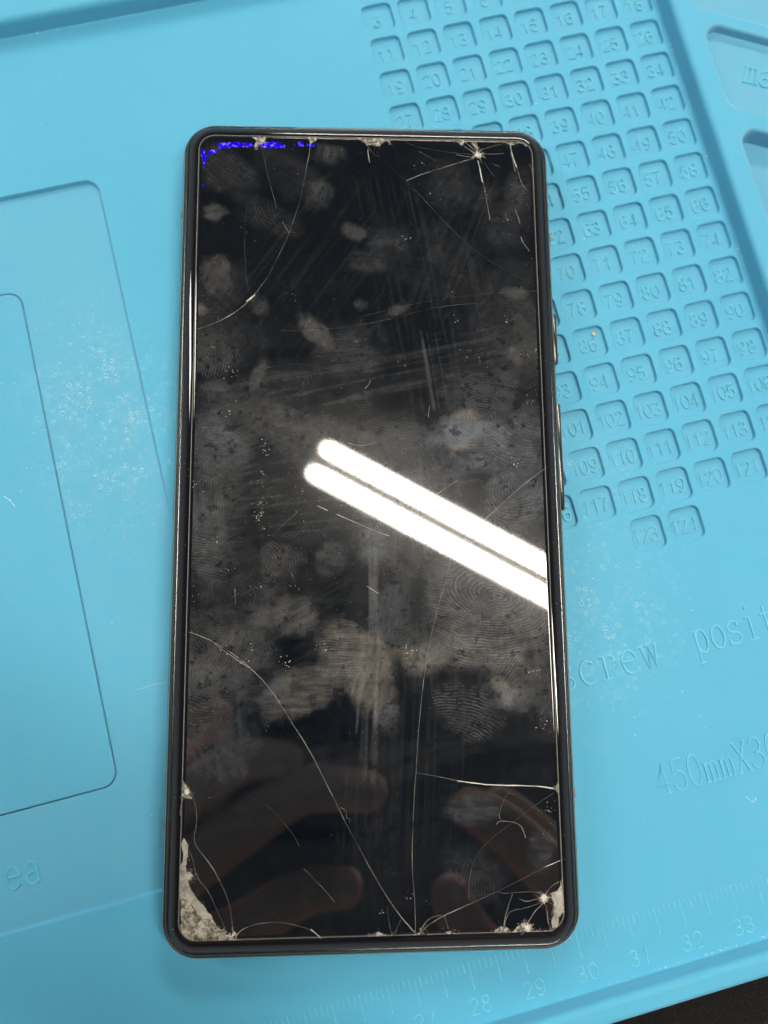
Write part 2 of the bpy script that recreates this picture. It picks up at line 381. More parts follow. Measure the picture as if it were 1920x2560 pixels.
# slanted trays in the raised right border
def para(yt, yb, x0=7.62, x1=12.6, sl=-0.553): return [(x0, yb), (x1, yb+sl*(x1-x0)), (x1, yt+sl*(x1-x0)), (x0, yt)]
trays = [('tray', para(18.6, 16.15), .14), ('tray', para(15.78, 13.80), .20), ('tray', para(13.32, 9.2), .42), ('tray', para(8.6, 5.0), .2), ('tray', para(4.4, 1.2), .2)]
tholes = []
for i, (nm, C, dp) in enumerate(trays):
    pr = drop(ZR, ZR-dp, 0.06, 0.02, 0.0)
    t_ = moulding(nm, C, 0.26, pr, M_TRAY, mat, True, 8); tholes.append(rpoly(C, 0.26, pr[0][0], 8))
    if i == 1: glyphs('magnet', GS, .60, .34, 8.16, 14.37, ZR-dp, .040, .016, t_, 'raised_lettering', M_LETTER, math.radians(-28.5), 0.0, 1.05)
plate('rim_surface', rpoly(OUT, 1.0, .10), [rpoly(WELL, RW, wprof[0][0])]+tholes, ZR, M_MAT, mat)

# numbered wells
CS = 0.64; PX, PY = 0.79639, 0.79925; GX, GY = 1.05569, 17.63537
WD = .082; cprof = drop(0.0, -WD, 0.019, 0.012, 0.001)
csq = rect(-CS/2, -CS/2, CS/2, CS/2)
choles = []; proto = None; first = True
V, F = [], []
loft(V, F, [(rpoly(csq, .13, o, 5), z) for o, z in cprof]); m_ = len(rpoly(csq, .13, 0, 5)); F.append(tuple(range(len(V)-m_, len(V))))
cells = [(c, r, 3+8*r+c) for r in range(15) for c in range(8)]+[(3, 15, 123), (4, 15, 124), (3, -1, 1), (4, -1, 2)]
for c, r, num in cells:
    x, y = GX+c*PX, GY-r*PY
    if proto is None: o = proto = ob('well', V, F, M_MAT, mat, True)
    else: o = proto.copy(); COL.objects.link(o); o.parent = mat
    o.location = (x*S, y*S, 0)
    choles.append([(x+a, y+b) for a, b in rpoly(csq, .13, cprof[0][0], 5)])
    s = str(num); adv = .200 if len(s) < 3 else .185
    glyphs(s, G, .275, adv, -(adv*(len(s)-1)+.165)/2-.03, -.165, -WD, .029, .019, o, 'number', M_RAISED)

# big shallow field on the left with a raised pad in it
A = rect(-16.5, 1.64, -5.41, 15.32); ZA = -0.10
aprof = drop(0.0, ZA, 0.022, 0.02, 0.018)
moulding('field_edge', A, .30, aprof, M_MAT, mat)
B = rect(-14.6, 3.61, -7.36, 13.34); ZB = -0.085
bprof = [(-.035, ZA), (-.015, ZA), (-.004, ZA-.008), (0, ZA-.03), (0, ZA-.14), (.016, ZA-.14), (.018, ZB-.03), (.026, ZB-.006), (.04, ZB), (.06, ZB)]
moulding('pad_joint', B, .28, bprof, M_MAT, mat)
plate('field_floor', rpoly(A, .30, aprof[-1][0]), [rpoly(B, .28, -.035)], ZA, M_MAT, mat)
plate('pad', rpoly(B, .28, .06), [], ZB, M_MAT, mat)
plate('work_surface', rpoly(WELL, RW, wprof[-1][0]), choles+[rpoly(A, .30, aprof[0][0])], 0.0, M_MAT, mat)
glyphs('area', GS, .62, .36, -9.64-.36*2, 2.33, ZA, .045, .018, mat, 'raised_lettering', M_LETTER, 0, 0, 1.0)
glyphs('screw', GS, .70, .415, .935, 3.17, 0, .042, .016, mat, 'raised_lettering', M_LETTER, 0, 0, 1.0)
glyphs('position', GS, .70, .345, 3.66, 3.19, 0, .042, .016, mat, 'raised_lettering', M_LETTER, 0, 0, .88)
glyphs('450mmX300mm', GS, .565, .313, 2.20, .895, 0, .036, .015, mat, 'raised_lettering', M_LETTER, 0, 0, 1.0)
# ruler: every millimetre mark is its own moulded ridge
short = long_ = None
for k in range(-75, 52):
    x = k*0.1; big = (k % 5 == 0)
    if big and long_ is None or (not big and short is None):
        V, F = [], []; stroke(V, F, [(0, -.935), (.0, -1.02), (0, -1.10)]+([(0, -1.25), (0, -1.40)] if big else []), .020, .007, 0)
        o = ob('ruler_mark', V, F, M_RAISED, mat)
        if big: long_ = o
        else: short = o
    else:
        o = (long_ if big else short).copy(); COL.objects.link(o); o.parent = mat
    o.location = (x*S, 0, 0)
for v in range(23, 36):
    glyphs(str(v), G, .27, .215, (v-30)-.195+.04, -1.80, 0, .026, .008, mat, 'ruler_number', M_RAISED)

# fluff and dust on the mat (uncountable specks)
def specks(name, pts, zf, size, mat_, parent=None, flat=.5):
    V, F = [], []
    for (x, y) in pts:
        r = size*(0.4+1.3*random.random()**2); b = len(V); k = random.choice((4, 5, 6)); ph = random.random()*6.28
        z = zf(x, y) if callable(zf) else zf
        el = random.uniform(.5, 1)
        for j in range(k):
            a = ph+6.283*j/k; q = r*random.uniform(.6, 1.1); V.append((x+q*math.cos(a), y+q*el*math.sin(a), z))
        V.append((x, y, z+r*flat))
        for j in range(k): F.append((b+j, b+(j+1) % k, b+k))
    return ob(name, V, F, mat_, parent)
def zmat(x, y):
    if x > 7.1 or y > 18.8 or y < -2.0: return ZR
    if -7.36 < x < 0 and 1.64 < y < 15.3 and x < -5.41: return ZA
    if x <= -7.36 and 3.6 < y < 13.3: return ZB
    if 0.65 < x < 7.0 and 5.9 < y < 18:
        fx = (x-GX)/PX; fy = (GY-y)/PY
        if abs(fx-round(fx)) < .38 and abs(fy-round(fy)) < .38: return -WD
    return 0.0
pts = []
for i in range(170): pts.append((random.gauss(-6.2, 1.1), random.gauss(10.0, 1.8)))
for i in range(260): pts.append((random.gauss(2.2, 1.1), random.gauss(4.7, 1.2)))
for i in range(90): pts.append((random.uniform(-9, 8), random.uniform(-2, 18)))
for i in range(90): pts.append((random.gauss(2.3, .8), -1.97+random.uniform(0, .04)))
pts = [p_ for p_ in pts if not (-5.3 < p_[0] < 0.3 and 4 < p_[1] < 15)]
M_LINT = simple('pale_dust', (0.62, 0.74, 0.78), 0.5, 0, 1.5, 0, 90, 0.2)
d = specks('dust', pts, zmat, .0085, M_LINT); d['kind'] = 'stuff'
d2 = specks('grit', [(7.06+random.uniform(-.03, .03), random.uniform(9, 18)) for _ in range(12)]+[(random.uniform(-8, -2), 18.77) for _ in range(7)]+[(random.uniform(1, 7), random.uniform(5, 18)) for _ in range(18)], zmat, .018, M_WHITE); d2['kind'] = 'stuff'

# little yellow crumb in well 86 and loose fibres
def crumb(x, y, r, m):
    V, F = [], []
    for i in range(5):
        for j in range(8):
            a = math.pi*(i+.5)/5; b = 2*math.pi*j/8; q = r*random.uniform(.8, 1.1)
            V.append((x+q*math.sin(a)*math.cos(b), y+q*math.sin(a)*math.sin(b), q*.7+zmat(x, y)+q*.7*math.cos(a)))
    for i in range(4):
        for j in range(8): F.append((i*8+j, (i+1)*8+j, (i+1)*8+(j+1) % 8, i*8+(j+1) % 8))
    F += [tuple(range(8)), tuple(range(39, 31, -1))]
    return ob('crumb', V, F, m, None, True)
cx86, cy86 = GX+3*PX+.13, GY-10*PY+.17
thing(crumb(cx86, cy86, .042, M_YELLOW), 'tiny yellow crumb lying in the numbered square well 86', 'crumb')
thing(crumb(GX+1*PX+.16, GY-6*PY+.22, .045, M_LINT), 'tiny pale crumb in a well by the upper right side of the phone', 'crumb')
def fibre(P, label, w=.014):
    P = chaikin(P, 2); V, F = [], []; stroke(V, F, P, w, .01, zmat(*P[0])+.003)
    return thing(ob('fibre', V, F, M_LINT, None, True), label, 'fibre')

fibre([(3.788, .471), (3.821, .387), (3.868, .333), (3.969, .404)], 'small hooked white fibre on the mat below the raised size marking', .010)
fibre([(-6.713, 5.184), (-6.37, 5.194), (-6.159, 5.182)], 'thin straight pale fibre on the mat beside the lower left edge of the phone', .005)
fibre([(-8.405, 9.348), (-8.31, 9.255), (-8.229, 9.095)], 'pale curved fibre on the raised pad at the left edge of the photo', .008)


# ------------------------------------------------------------------ phone
PW, PH = 7.2452, 15.4404
phone = thing(empty('phone', (-1.74065, 7.3346, 0), -0.23906573), 'black smartphone with cracked, fingerprint smeared screen protector lying on the blue mat', 'phone')
PR = rect(-PW/2, -PH/2, PW/2, PH/2); RC = 0.66
def band(name, prof, m, parent=phone, n=14):
    V, F = [], []
    loft(V, F, [(rpoly(PR, RC, o, n), z) for o, z in prof]); return ob(name, V, F, m, parent, True)
bot = [(.30, .0), (.16, .02), (.06, .07), (.012, .15), (0, .25), (0, .36), (.004, .46), (.02, .55), (.04, .595)]
fr = band('frame', bot, M_FRAME)
band('worn_edge', [(.04, .595), (.052, .612), (.062, .622)], M_WORN, fr)
band('gasket', [(.062, .622), (.072, .612), (.085, .612), (.095, .640)], M_GASKET)
band('frame_lip', [(.095, .640), (.10, .668), (.115, .686), (.138, .694), (.150, .690)], M_FRAME, fr)
band('gasket', [(.150, .690), (.155, .675), (.165, .675), (.170, .70)], M_GASKET)
gl = [(.170, .70)]; zz = .815; seq = []
for i in range(17):                                          # glass rolls over gently towards the frame
    seq.append((.372-.198*i/16, zz)); zz -= .198/16*math.tan(math.radians(44*(i+.5)/16))
gl += [(.171, seq[-1][1]-.008)]+seq[::-1]+[(.42, .815), (.47, .815)]
bz = band('glass_bezel', gl, M_BEZEL)
# back cover closes the body
V = [(x, y, .0) for x, y in rpoly(PR, RC, .30, 14)]; ob('back_cover', V, [tuple(range(len(V)-1, -1, -1))], M_GASKET, phone)
def small_box(name, u0, v0, z0, u1, v1, z1, m, parent, r=.02):
    V, F = [], []
    C = rect(u0, v0, u1, v1); r = min(r, abs(u1-u0)*.45, abs(v1-v0)*.45)
    loft(V, F, [(rpoly(C, r, 0, 3), z0), (rpoly(C, r, 0, 3), z1-r*.4), (rpoly(C, r, r*.3, 3), z1)])
    n = len(rpoly(C, r, 0, 3)); F.append(tuple(range(2*n, 3*n))); return ob(name, V, F, m, parent, True)
small_box('power_button', PW/2-.05, 2.84, .26, PW/2+.055, 3.86, .50, M_FRAME, phone, .03)
small_box('volume_button', PW/2-.05, -.02, .26, PW/2+.060, 2.04, .50, M_FRAME, phone, .03)
for u0, v0, u1, v1 in [(-PW/2-.003, 5.75, -PW/2+.08, 5.90), (PW/2-.08, 5.35, PW/2+.003, 5.50), (PW/2-.08, -5.2, PW/2+.003, -5.05), (-PW/2-.003, -5.6, -PW/2+.08, -5.45)]:
    small_box('antenna_line', u0, v0, .12, u1, v1, .56, M_ANT, fr, .01)
small_box('earpiece_slot', -1.42, PH/2-.150, .68, 1.34, PH/2-.118, .702, M_ANT, phone, .01)

# screen protector: flat pane (fine grid carrying the grease density) and its ground edge
HW, HH = 6.49918/2, 14.60979/2
CORN = .30
CRACKS=[
([(-11.16,72.56),(-11.1,70.43),(-11.57,67.78),(-12.05,64.89),(-12.75,60.7),(-13.69,57.07),(-14.98,52.94),(-16.72,48.85),(-19.27,43.38),(-18.81,44.32),(-21.34,40.43),(-22.26,39.3),(-24.8,37.05),(-27.1,35.55),(-29.4,34.43),(-32.04,33.5)],0.1),
([(-20.56,71.32),(-19.79,67.38),(-19.02,63.73),(-17.78,59.33),(-17.53,58.04)],0.05),
([(-23.14,58.22),(-23.55,54.11),(-23.49,50.29),(-23.03,43.34),(-23.04,44.03),(-22.52,41.04)],0.05),
([(-16.31,55.23),(-15.7,53.96),(-14.97,52.81)],0.13),
([(-22.96,39.04),(-22.04,39.8),(-21.34,40.43)],0.3),
([(1.7,70.16),(3.93,67.27),(5.94,65.35),(7.49,63.92),(9.49,61.77),(12.79,57.97),(16.3,53.95),(18.7,51.6),(21.55,49.03),(24.84,46.7),(28.13,44.85),(29.84,43.87),(32.64,42.38)],0.05),
([(7.54,64.04),(10.22,65.3),(12.5,66.15)],0.17),
([(12.5,66.15),(13.41,66.45),(17.53,67.87),(19.83,68.65),(20.98,69.04)],0.07),
([(21.69,70.04),(22.17,70.66),(23.56,71.3),(25.87,71.97),(27.15,72.36)],0.07),
([(22.15,69.99),(24.44,69.96),(26.73,70.08)],0.07),
([(21.47,70.03),(20.58,71.25),(19.02,72.58)],0.08),
([(21.34,69.78),(20.34,70.63),(18.54,71.9)],0.08),
([(21.23,69.78),(17.58,69.96),(13.95,70.51),(10.32,71.06),(7.39,72.23)],0.05),
([(20.98,69.04),(19.62,69.31),(17.35,69.71)],0.08),
([(21.65,68.56),(22.05,66.6),(22.33,64.41),(22.54,63.92)],0.2),
([(22.54,63.92),(22.84,62.47),(23.11,60.05),(23.49,57.64),(23.66,55.96)],0.08),
([(22.79,68.33),(23.66,66.88),(24.74,65.18)],0.05),
([(28.17,72.01),(28.25,70.9),(28.65,69.18),(29.27,67.22)],0.17),
([(29.27,67.22),(29.66,65.51),(30.17,63.81),(31.03,62.36)],0.09),
([(28.16,71.64),(28.42,69.17),(29.0,66.23)],0.1),
([(28.61,58.44),(29.13,57.0),(29.48,55.44)],0.15),
([(29.54,52.69),(29.9,51.62)],0.16),
([(29.9,51.62),(31.23,49.61)],0.06),
([(31.82,68.0),(32.13,67.27),(32.43,66.04)],0.1),
([(24.6,67.92),(25.05,67.68),(26.06,67.21)],0.1),
([(10.08,70.27),(11.88,69.24),(13.34,68.29)],0.06),
([(-0.12,71.7),(0.48,70.38),(1.81,69.08),(2.43,69.09)],0.1),
([(0.11,70.38),(0.23,69.05),(0.46,67.73)],0.2),
([(-32.09,-22.2),(-29.89,-22.94),(-27.68,-23.94),(-25.47,-25.27),(-23.92,-26.37),(-22.26,-27.58),(-20.6,-29.11),(-28.6,-23.63),(-25.62,-25.13),(-22.41,-27.41),(-19.19,-30.48),(-17.13,-32.95),(-15.75,-34.97),(-14.04,-37.75),(-12.33,-40.3),(-10.3,-43.61),(-8.5,-47.12),(-6.71,-50.59),(-4.93,-54.05),(-7.7,-48.55),(-5.64,-52.77),(-4.2,-55.56),(-2.18,-59.13),(-1.65,-60.09),(0.23,-63.52),(2.33,-66.93),(4.43,-69.87),(6.99,-72.7)],0.1),
([(14.59,-9.16),(13.54,-13.86),(12.55,-16.41),(11.54,-19.88),(10.78,-22.86),(9.77,-27.18),(9.24,-31.02),(9.24,-30.85),(8.58,-35.77),(8.03,-40.85),(7.59,-46.76),(7.19,-50.65),(6.86,-57.06),(7.05,-53.89),(6.74,-58.46),(6.67,-62.99),(7.07,-67.49),(7.1,-72.81)],0.07),
([(7.65,-46.77),(10.08,-47.18),(12.02,-47.57),(14.69,-48.2)],0.08),
([(14.69,-48.2),(18.34,-48.78),(21.99,-49.13),(25.67,-49.2),(29.35,-49.41),(31.67,-49.85)],0.17),
([(31.51,-50.55),(27.99,-52.69),(24.6,-55.06),(20.5,-57.73),(18.02,-60.08),(17.0,-62.1),(16.32,-64.79),(16.25,-67.71)],0.05),
([(32.25,-61.72),(29.54,-62.72)],0.2),
([(29.54,-62.72),(25.1,-64.78),(21.19,-66.49),(16.59,-68.28),(12.02,-70.06),(10.34,-70.91),(8.9,-71.76),(7.93,-72.72)],0.1),
([(11.54,-70.0),(9.63,-70.33),(8.43,-71.52),(7.82,-72.61)],0.1),
([(12.02,-70.06),(12.35,-71.18),(12.68,-72.3)],0.09),
([(21.31,-66.49),(22.14,-66.85),(23.83,-66.73),(26.96,-66.62),(28.52,-66.89)],0.1),
([(29.36,-67.13),(29.87,-66.47),(30.87,-65.59),(31.86,-65.21)],0.14),
([(28.61,-67.79),(27.15,-67.98),(26.18,-68.29),(24.76,-67.7)],0.09),
([(28.58,-68.46),(25.9,-69.29),(23.49,-69.57),(22.75,-70.33),(22.09,-72.1)],0.1),
([(28.81,-68.69),(27.32,-70.0),(26.3,-71.54)],0.1),
([(29.41,-68.71),(29.61,-69.83),(29.66,-71.4),(30.09,-72.64)],0.1),
([(29.84,-67.14),(30.64,-68.06),(30.71,-69.41),(30.37,-70.52)],0.1),
([(23.83,-66.77),(23.17,-68.33),(22.51,-70.1),(22.09,-72.1)],0.08),
([(2.32,-68.48),(2.53,-70.26),(2.98,-72.71)],0.08),
([(4.66,-70.54),(4.05,-71.63),(3.68,-72.72)],0.07),
([(24.63,-50.77),(24.15,-50.48),(23.42,-50.56),(22.78,-51.43),(22.24,-52.81),(21.83,-54.19),(22.06,-54.77)],0.07),
([(21.3,-55.68),(21.68,-55.11),(22.53,-55.02),(23.99,-55.21),(25.44,-55.65),(26.01,-56.59),(26.33,-57.86)],0.12),
([(-32.38,-47.4),(-31.33,-48.51),(-30.47,-50.3),(-29.91,-52.48),(-29.86,-54.63),(-30.32,-56.38),(-30.08,-57.74),(-28.83,-59.32),(-27.18,-61.29),(-25.71,-63.82),(-24.56,-66.14),(-23.92,-68.25),(-23.63,-70.15),(-23.56,-71.66),(-23.35,-72.42)],0.1),
([(-31.17,-58.49),(-30.33,-60.06),(-29.98,-61.99),(-29.55,-62.96),(-28.92,-63.93),(-27.9,-64.91),(-27.06,-66.46),(-26.02,-68.58),(-25.18,-70.3),(-24.35,-72.21)],0.13),
([(-23.04,-72.62),(-22.36,-71.69),(-20.97,-70.97),(-18.97,-70.55),(-16.57,-70.39),(-14.15,-70.68),(-11.93,-71.3),(-10.52,-71.81)],0.13),
([(-10.52,-71.72),(-9.51,-72.5),(-8.7,-73.22)],0.3),
([(-18.4,-51.53),(-16.54,-52.94),(-15.09,-54.55),(-13.64,-56.34),(-12.4,-58.52)],0.04),
([(-11.77,-62.02),(-9.73,-64.0),(-7.9,-65.78),(-6.48,-67.54)],0.08),
([(-32.3,-50.27),(-32.67,-51.64),(-32.67,-53.01)],0.16),
([(-5.53,-52.21),(-4.4,-52.75),(-4.51,-54.17),(-3.78,-54.09),(-3.99,-54.77)],0.07),
([(-9.61,0.19),(-7.68,-0.69)],0.14),
([(-6.1,-1.36),(-3.38,-2.59),(-1.12,-3.63),(2.48,-5.13),(3.55,-5.38)],0.14),
([(-16.91,-4.46),(-15.13,-2.76),(-13.0,-0.83)],0.07),
([(-14.16,-12.04),(-13.71,-12.94)],0.1),
([(-0.74,-14.38),(1.49,-15.81)],0.1),
([(-24.13,-14.64),(-23.97,-17.41)],0.07),
([(-0.77,22.23),(-0.06,22.96),(0.29,23.93)],0.13),
([(10.94,16.61),(11.22,19.01)],0.08),
([(11.81,31.52),(13.72,31.95)],0.05),
([(19.72,-3.72),(20.71,-2.65),(24.41,0.59),(28.15,3.97),(32.76,7.27)],0.08),
([(11.98,2.07),(13.92,3.4),(16.12,4.85)],0.09),
([(-4.01,11.9),(-2.4,11.36),(-0.78,11.36),(1.3,12.02)],0.07),
([(-13.24,20.76),(-11.62,21.17),(-10.47,21.66)],0.05),
([(-1.62,36.18),(5.51,38.1),(12.69,39.79),(18.7,40.73),(27.16,41.44),(32.74,41.74)],0.04),
([(-1.63,34.57),(4.29,35.85),(10.26,37.64),(15.06,38.56),(22.27,39.25)],0.04),
([(-19.53,25.96),(-16.06,26.95),(-12.58,26.97),(-9.09,26.38),(-4.42,25.3)],0.04),
([(-16.58,33.34),(-12.61,33.37),(-7.92,33.72),(-3.22,34.3),(2.91,35.53)],0.04)]
CHIPS={
'BLsmooth':[(-32.03,-56.63),(-31.19,-57.72),(-31.21,-59.27),(-31.5,-61.19),(-31.26,-62.73),(-30.71,-64.66),(-29.67,-66.21),(-28.24,-67.67),(-27.0,-69.31),(-26.17,-70.75),(-27.19,-69.78),(-28.39,-69.65),(-29.41,-68.87),(-30.24,-67.52),(-30.96,-66.5),(-32.36,-66.43),(-32.51,-61.16),(-32.02,-60.6),(-31.96,-59.25),(-32.4,-57.69)],
'BLdust':[(-32.22,-66.52),(-30.96,-66.65),(-30.23,-67.81),(-29.4,-68.96),(-28.19,-69.75),(-26.99,-69.88),(-25.97,-70.94),(-24.75,-72.1),(-23.54,-72.75),(-23.53,-73.11),(-27.51,-73.12),(-29.9,-73.06),(-31.0,-72.6),(-31.72,-71.83),(-32.09,-70.69)],
'BLedge':[(-26.17,-70.84),(-25.16,-71.62),(-24.34,-72.3),(-23.25,-72.42),(-22.75,-72.06),(-23.57,-71.29),(-23.54,-72.51),(-23.03,-73.18),(-23.73,-73.16),(-24.74,-72.57),(-25.75,-71.79)],
'BLchip':[(-32.73,-48.19),(-32.27,-47.7),(-31.65,-48.21),(-31.11,-49.21),(-30.72,-50.26),(-31.69,-50.32),(-32.52,-49.87)],
'BRpocket':[(32.22,-65.17),(31.68,-66.51),(30.33,-66.93),(30.87,-68.52),(30.68,-70.08),(30.26,-71.41),(30.33,-72.53),(31.3,-72.33),(31.61,-70.78),(32.42,-69.9),(32.37,-67.21)],
'BRbottom':[(23.61,-72.98),(24.36,-72.15),(25.21,-71.62),(26.05,-71.57),(26.98,-72.33),(26.95,-73.15),(29.11,-73.12),(30.57,-72.65),(30.31,-73.2),(27.9,-73.42),(23.6,-73.35)],
'b1':[(-0.84,-73.16),(-0.08,-72.63),(0.86,-72.43),(2.03,-72.79),(2.55,-73.27)],
'b2':[(2.55,-73.18),(3.21,-72.71),(4.03,-72.95),(4.19,-73.35)],
'b3':[(6.27,-73.36),(6.99,-72.81),(7.93,-72.64),(8.88,-72.86),(9.58,-73.41)],
'b4':[(11.83,-73.27),(12.43,-72.62),(13.15,-72.53),(13.85,-72.99),(14.43,-73.34)],
'b5':[(20.02,-73.28),(20.52,-72.61),(21.5,-71.97),(22.68,-72.22),(23.37,-73.02),(23.24,-73.37)],
'r1':[(32.46,-48.58),(31.67,-49.85),(32.43,-50.92),(32.63,-49.75)],
't1':[(-22.51,72.74),(-21.54,72.09),(-21.81,70.63),(-21.39,70.03),(-20.92,71.31),(-20.2,71.59),(-19.61,72.71)],
't2':[(-11.55,72.87),(-10.98,71.5),(-10.37,71.91),(-9.16,72.86)],
't3':[(-2.32,72.86),(-0.61,71.96),(0.12,71.44),(2.32,71.08),(3.29,72.25),(3.3,72.83)],
't4':[(1.72,72.32),(1.98,71.27),(2.62,72.14),(4.21,72.27),(4.48,71.56),(4.62,72.28),(4.67,72.63)],
't5':[(16.62,72.71),(17.98,72.19),(18.54,71.58),(19.02,72.46),(19.25,72.71)],
't6':[(20.39,72.68),(21.04,71.26),(21.83,70.9),(21.35,72.57)],
't7':[(26.93,72.56),(27.94,72.01),(28.86,72.0),(30.15,72.62)]}
STARS=[(21.68,69.67,2.0),(-30.96,-62.83,2.0),(29.13,-67.85,2.0),(-31.68,-49.2,1.4),(-20.33,71.98,1.2),(26.02,-72.42,1.5)]
SMUDGES=[
(-26.0,64.91,7.9,4.1,-30,0.1,0.3,('l',-35),0),
(-19.41,55.96,6.2,3.1,-20,0.06,0.3,('w',-14.42,58.35,0.8,0),0),
(-29.42,57.35,2.6,1.8,20,0.4,0.1,('l',30),0.3),
(-28.72,46.44,3.0,2.6,0,0.38,0.25,('l',80),0.2),
(-27.95,43.23,4.9,3.3,-20,0.22,0.25,('l',80),0.1),
(-7.94,69.7,3.2,2.2,0,0.26,0.1,('l',80),0.2),
(-9.14,60.76,2.9,3.6,10,0.26,0.12,('l',80),0.2),
(-1.94,53.11,2.9,1.8,0,0.35,0.05,('l',80),0.5),
(-0.78,46.75,4.8,2.9,0,0.16,0.0,('l',0),0.2),
(26.2,54.08,5.9,5.0,0,0.1,0.15,('w',23.69,45.75,1,0),-0.4),
(4.42,51.42,3.6,3.1,0,0.18,0,('l',0),0.2),
(16.27,62.37,6.8,5.9,0,0.12,0.05,('l',60),-0.5),
(28.67,60.13,2.7,5.7,0,0.12,0.05,('l',60),-0.3),
(-8.63,32.0,4.5,2.2,-40,0.38,0.5,('l',80),0.2),
(-20.38,38.57,2.3,1.6,-30,0.18,0.3,('l',60),0.3),
(-1.78,38.98,1.2,1.4,0,0.15,0.5,('l',85),0.2),
(-26.87,12.48,5.2,5.9,0,0.42,0.4,('w',-30.24,-8.17,1,0),-0.1),
(-28.2,21.48,3.2,2.3,0,0.25,0.4,('w',-27.98,21.96,0.6,20),0.1),
(-20.89,24.39,1.4,3.7,-15,0.35,0.15,('l',10),0.1),
(-29.96,28.69,4.1,3.0,0,0.12,0.3,('l',-8),-0.3),
(-14.88,24.41,8.1,3.7,0,0.1,0.05,('l',5),-0.2),
(-10.22,15.33,10.4,2.3,-8,0.16,0.1,('l',-10),0),
(-31.55,37.49,1.9,1.2,-20,0.4,0.05,('l',0),0.5),
(21.2,19.04,8.0,6.1,0,0.2,0.35,('w',20.66,16.63,0.8,20),-0.1),
(17.3,13.99,2.6,3.7,-25,0.75,0.15,('l',60),1),
(19.15,13.04,7.7,3.5,0,0.42,0.45,('w',20.66,16.63,0.8,20),-0.7),
(27.31,11.85,5.1,6.6,0,0.34,0.45,('w',33.59,21.5,0.7,40),-0.6),
(21.33,7.58,6.0,2.1,0,0.42,0.35,('l',30),-0.7),
(5.5,37.6,3.1,1.4,35,0.28,0.4,('l',60),0.2),
(27.44,28.82,1.9,1.7,0,0.4,0.1,('l',60),0.3),
(27.87,41.07,2.9,1.2,0,0.26,0,('l',0),0.3),
(4.03,13.5,8.1,3.7,-5,0.16,0.22,('l',-6),0),
(26.98,36.28,7.2,12.0,0,0.1,0.05,('l',60),-0.6),
(21.52,-15.32,12.3,7.8,-20,0.24,0.95,('w',22.67,-16.27,0.55,-20),0.0),
(21.28,-22.97,9.9,5.4,10,0.3,0.85,('w',21.55,-14.15,0.7,0),0.2),
(12.57,-15.25,3.5,5.9,0,0.22,0.7,('l',-5),0.1),
(25.64,1.31,7.2,5.5,30,0.34,0.55,('w',28.14,3.73,0.8,30),-0.4),
(0.47,-6.95,3.1,4.0,0,0.34,0.45,('w',-8.9,-6.9,1,0),-0.2),
(-16.42,-9.67,3.8,3.4,0,0.14,0.5,('w',-20.2,-10.09,1,0),0.1),
(-7.23,-9.73,2.9,3.4,0,0.24,0.5,('w',-16.86,-9.67,1,0),0),
(-13.45,-19.49,4.2,3.6,20,0.42,0.1,('l',30),0.2),
(-29.62,-5.98,3.8,8.2,0,0.26,0.45,('l',-5),-0.1),
(-19.41,-19.87,2.6,2.6,0,0.22,0.1,('l',0),0.1),
(-23.33,-22.46,4.4,2.0,5,0.14,0.25,('l',8),0.1),
(3.86,-18.65,4.0,6.6,0,0.3,0.25,('l',85),-0.4),
(-4.58,-25.51,5.1,5.3,20,0.55,0.45,('l',3),0.9),
(-11.69,-32.81,7.5,4.3,30,0.5,0.15,('l',5),0.8),
(0.27,-31.4,3.9,7.6,3,0.66,0.15,('l',80),1),
(7.92,-26.99,5.3,2.8,-8,0.72,0.12,('l',80),0.9),
(16.98,-26.41,7.7,3.5,0,0.4,0.6,('w',19.1,-17.22,1,0),0.4),
(17.4,-36.79,6.2,4.4,-20,0.14,0.8,('w',11.41,-48.56,0.8,20),0),
(23.52,-33.29,1.9,2.8,25,0.7,0.05,('l',0),0.9),
(26.27,-34.23,4.9,2.6,20,0.34,0.1,('l',20),-0.2),
(24.62,-28.32,5.4,3.5,0,0.35,0.6,('l',55),0.2),
(2.51,-36.57,2.7,3.6,0,0.3,0.3,('w',-2.04,-35.17,1,0),-0.1),
(16.51,-53.16,4.8,2.4,10,0.24,0.05,('l',0),-0.5),
(17.46,-62.79,4.8,4.8,0,0.1,0.18,('w',22.66,-65.62,1,0),-0.2),
(28.91,-60.32,2.7,2.9,0,0.2,0,('l',0),-0.3),
(-19.65,-30.47,5.7,5.7,0,0.16,0.05,('l',0),0),
(-29.77,-31.45,3.4,6.7,0,0.13,0,('l',0),-0.2)]
STREAKS=[(11.46,25.8,2.6,7.8,-8,0.34),(10.14,5.71,2.2,4.1,-3,0.4),(0.87,-15.15,1.4,9.8,0,0.5),(7.13,-2.95,3.8,7.1,0,0.25),(0.64,-41.83,2.3,6.8,2,0.2),(-0.64,-30.72,2.1,8.7,3,0.7)]
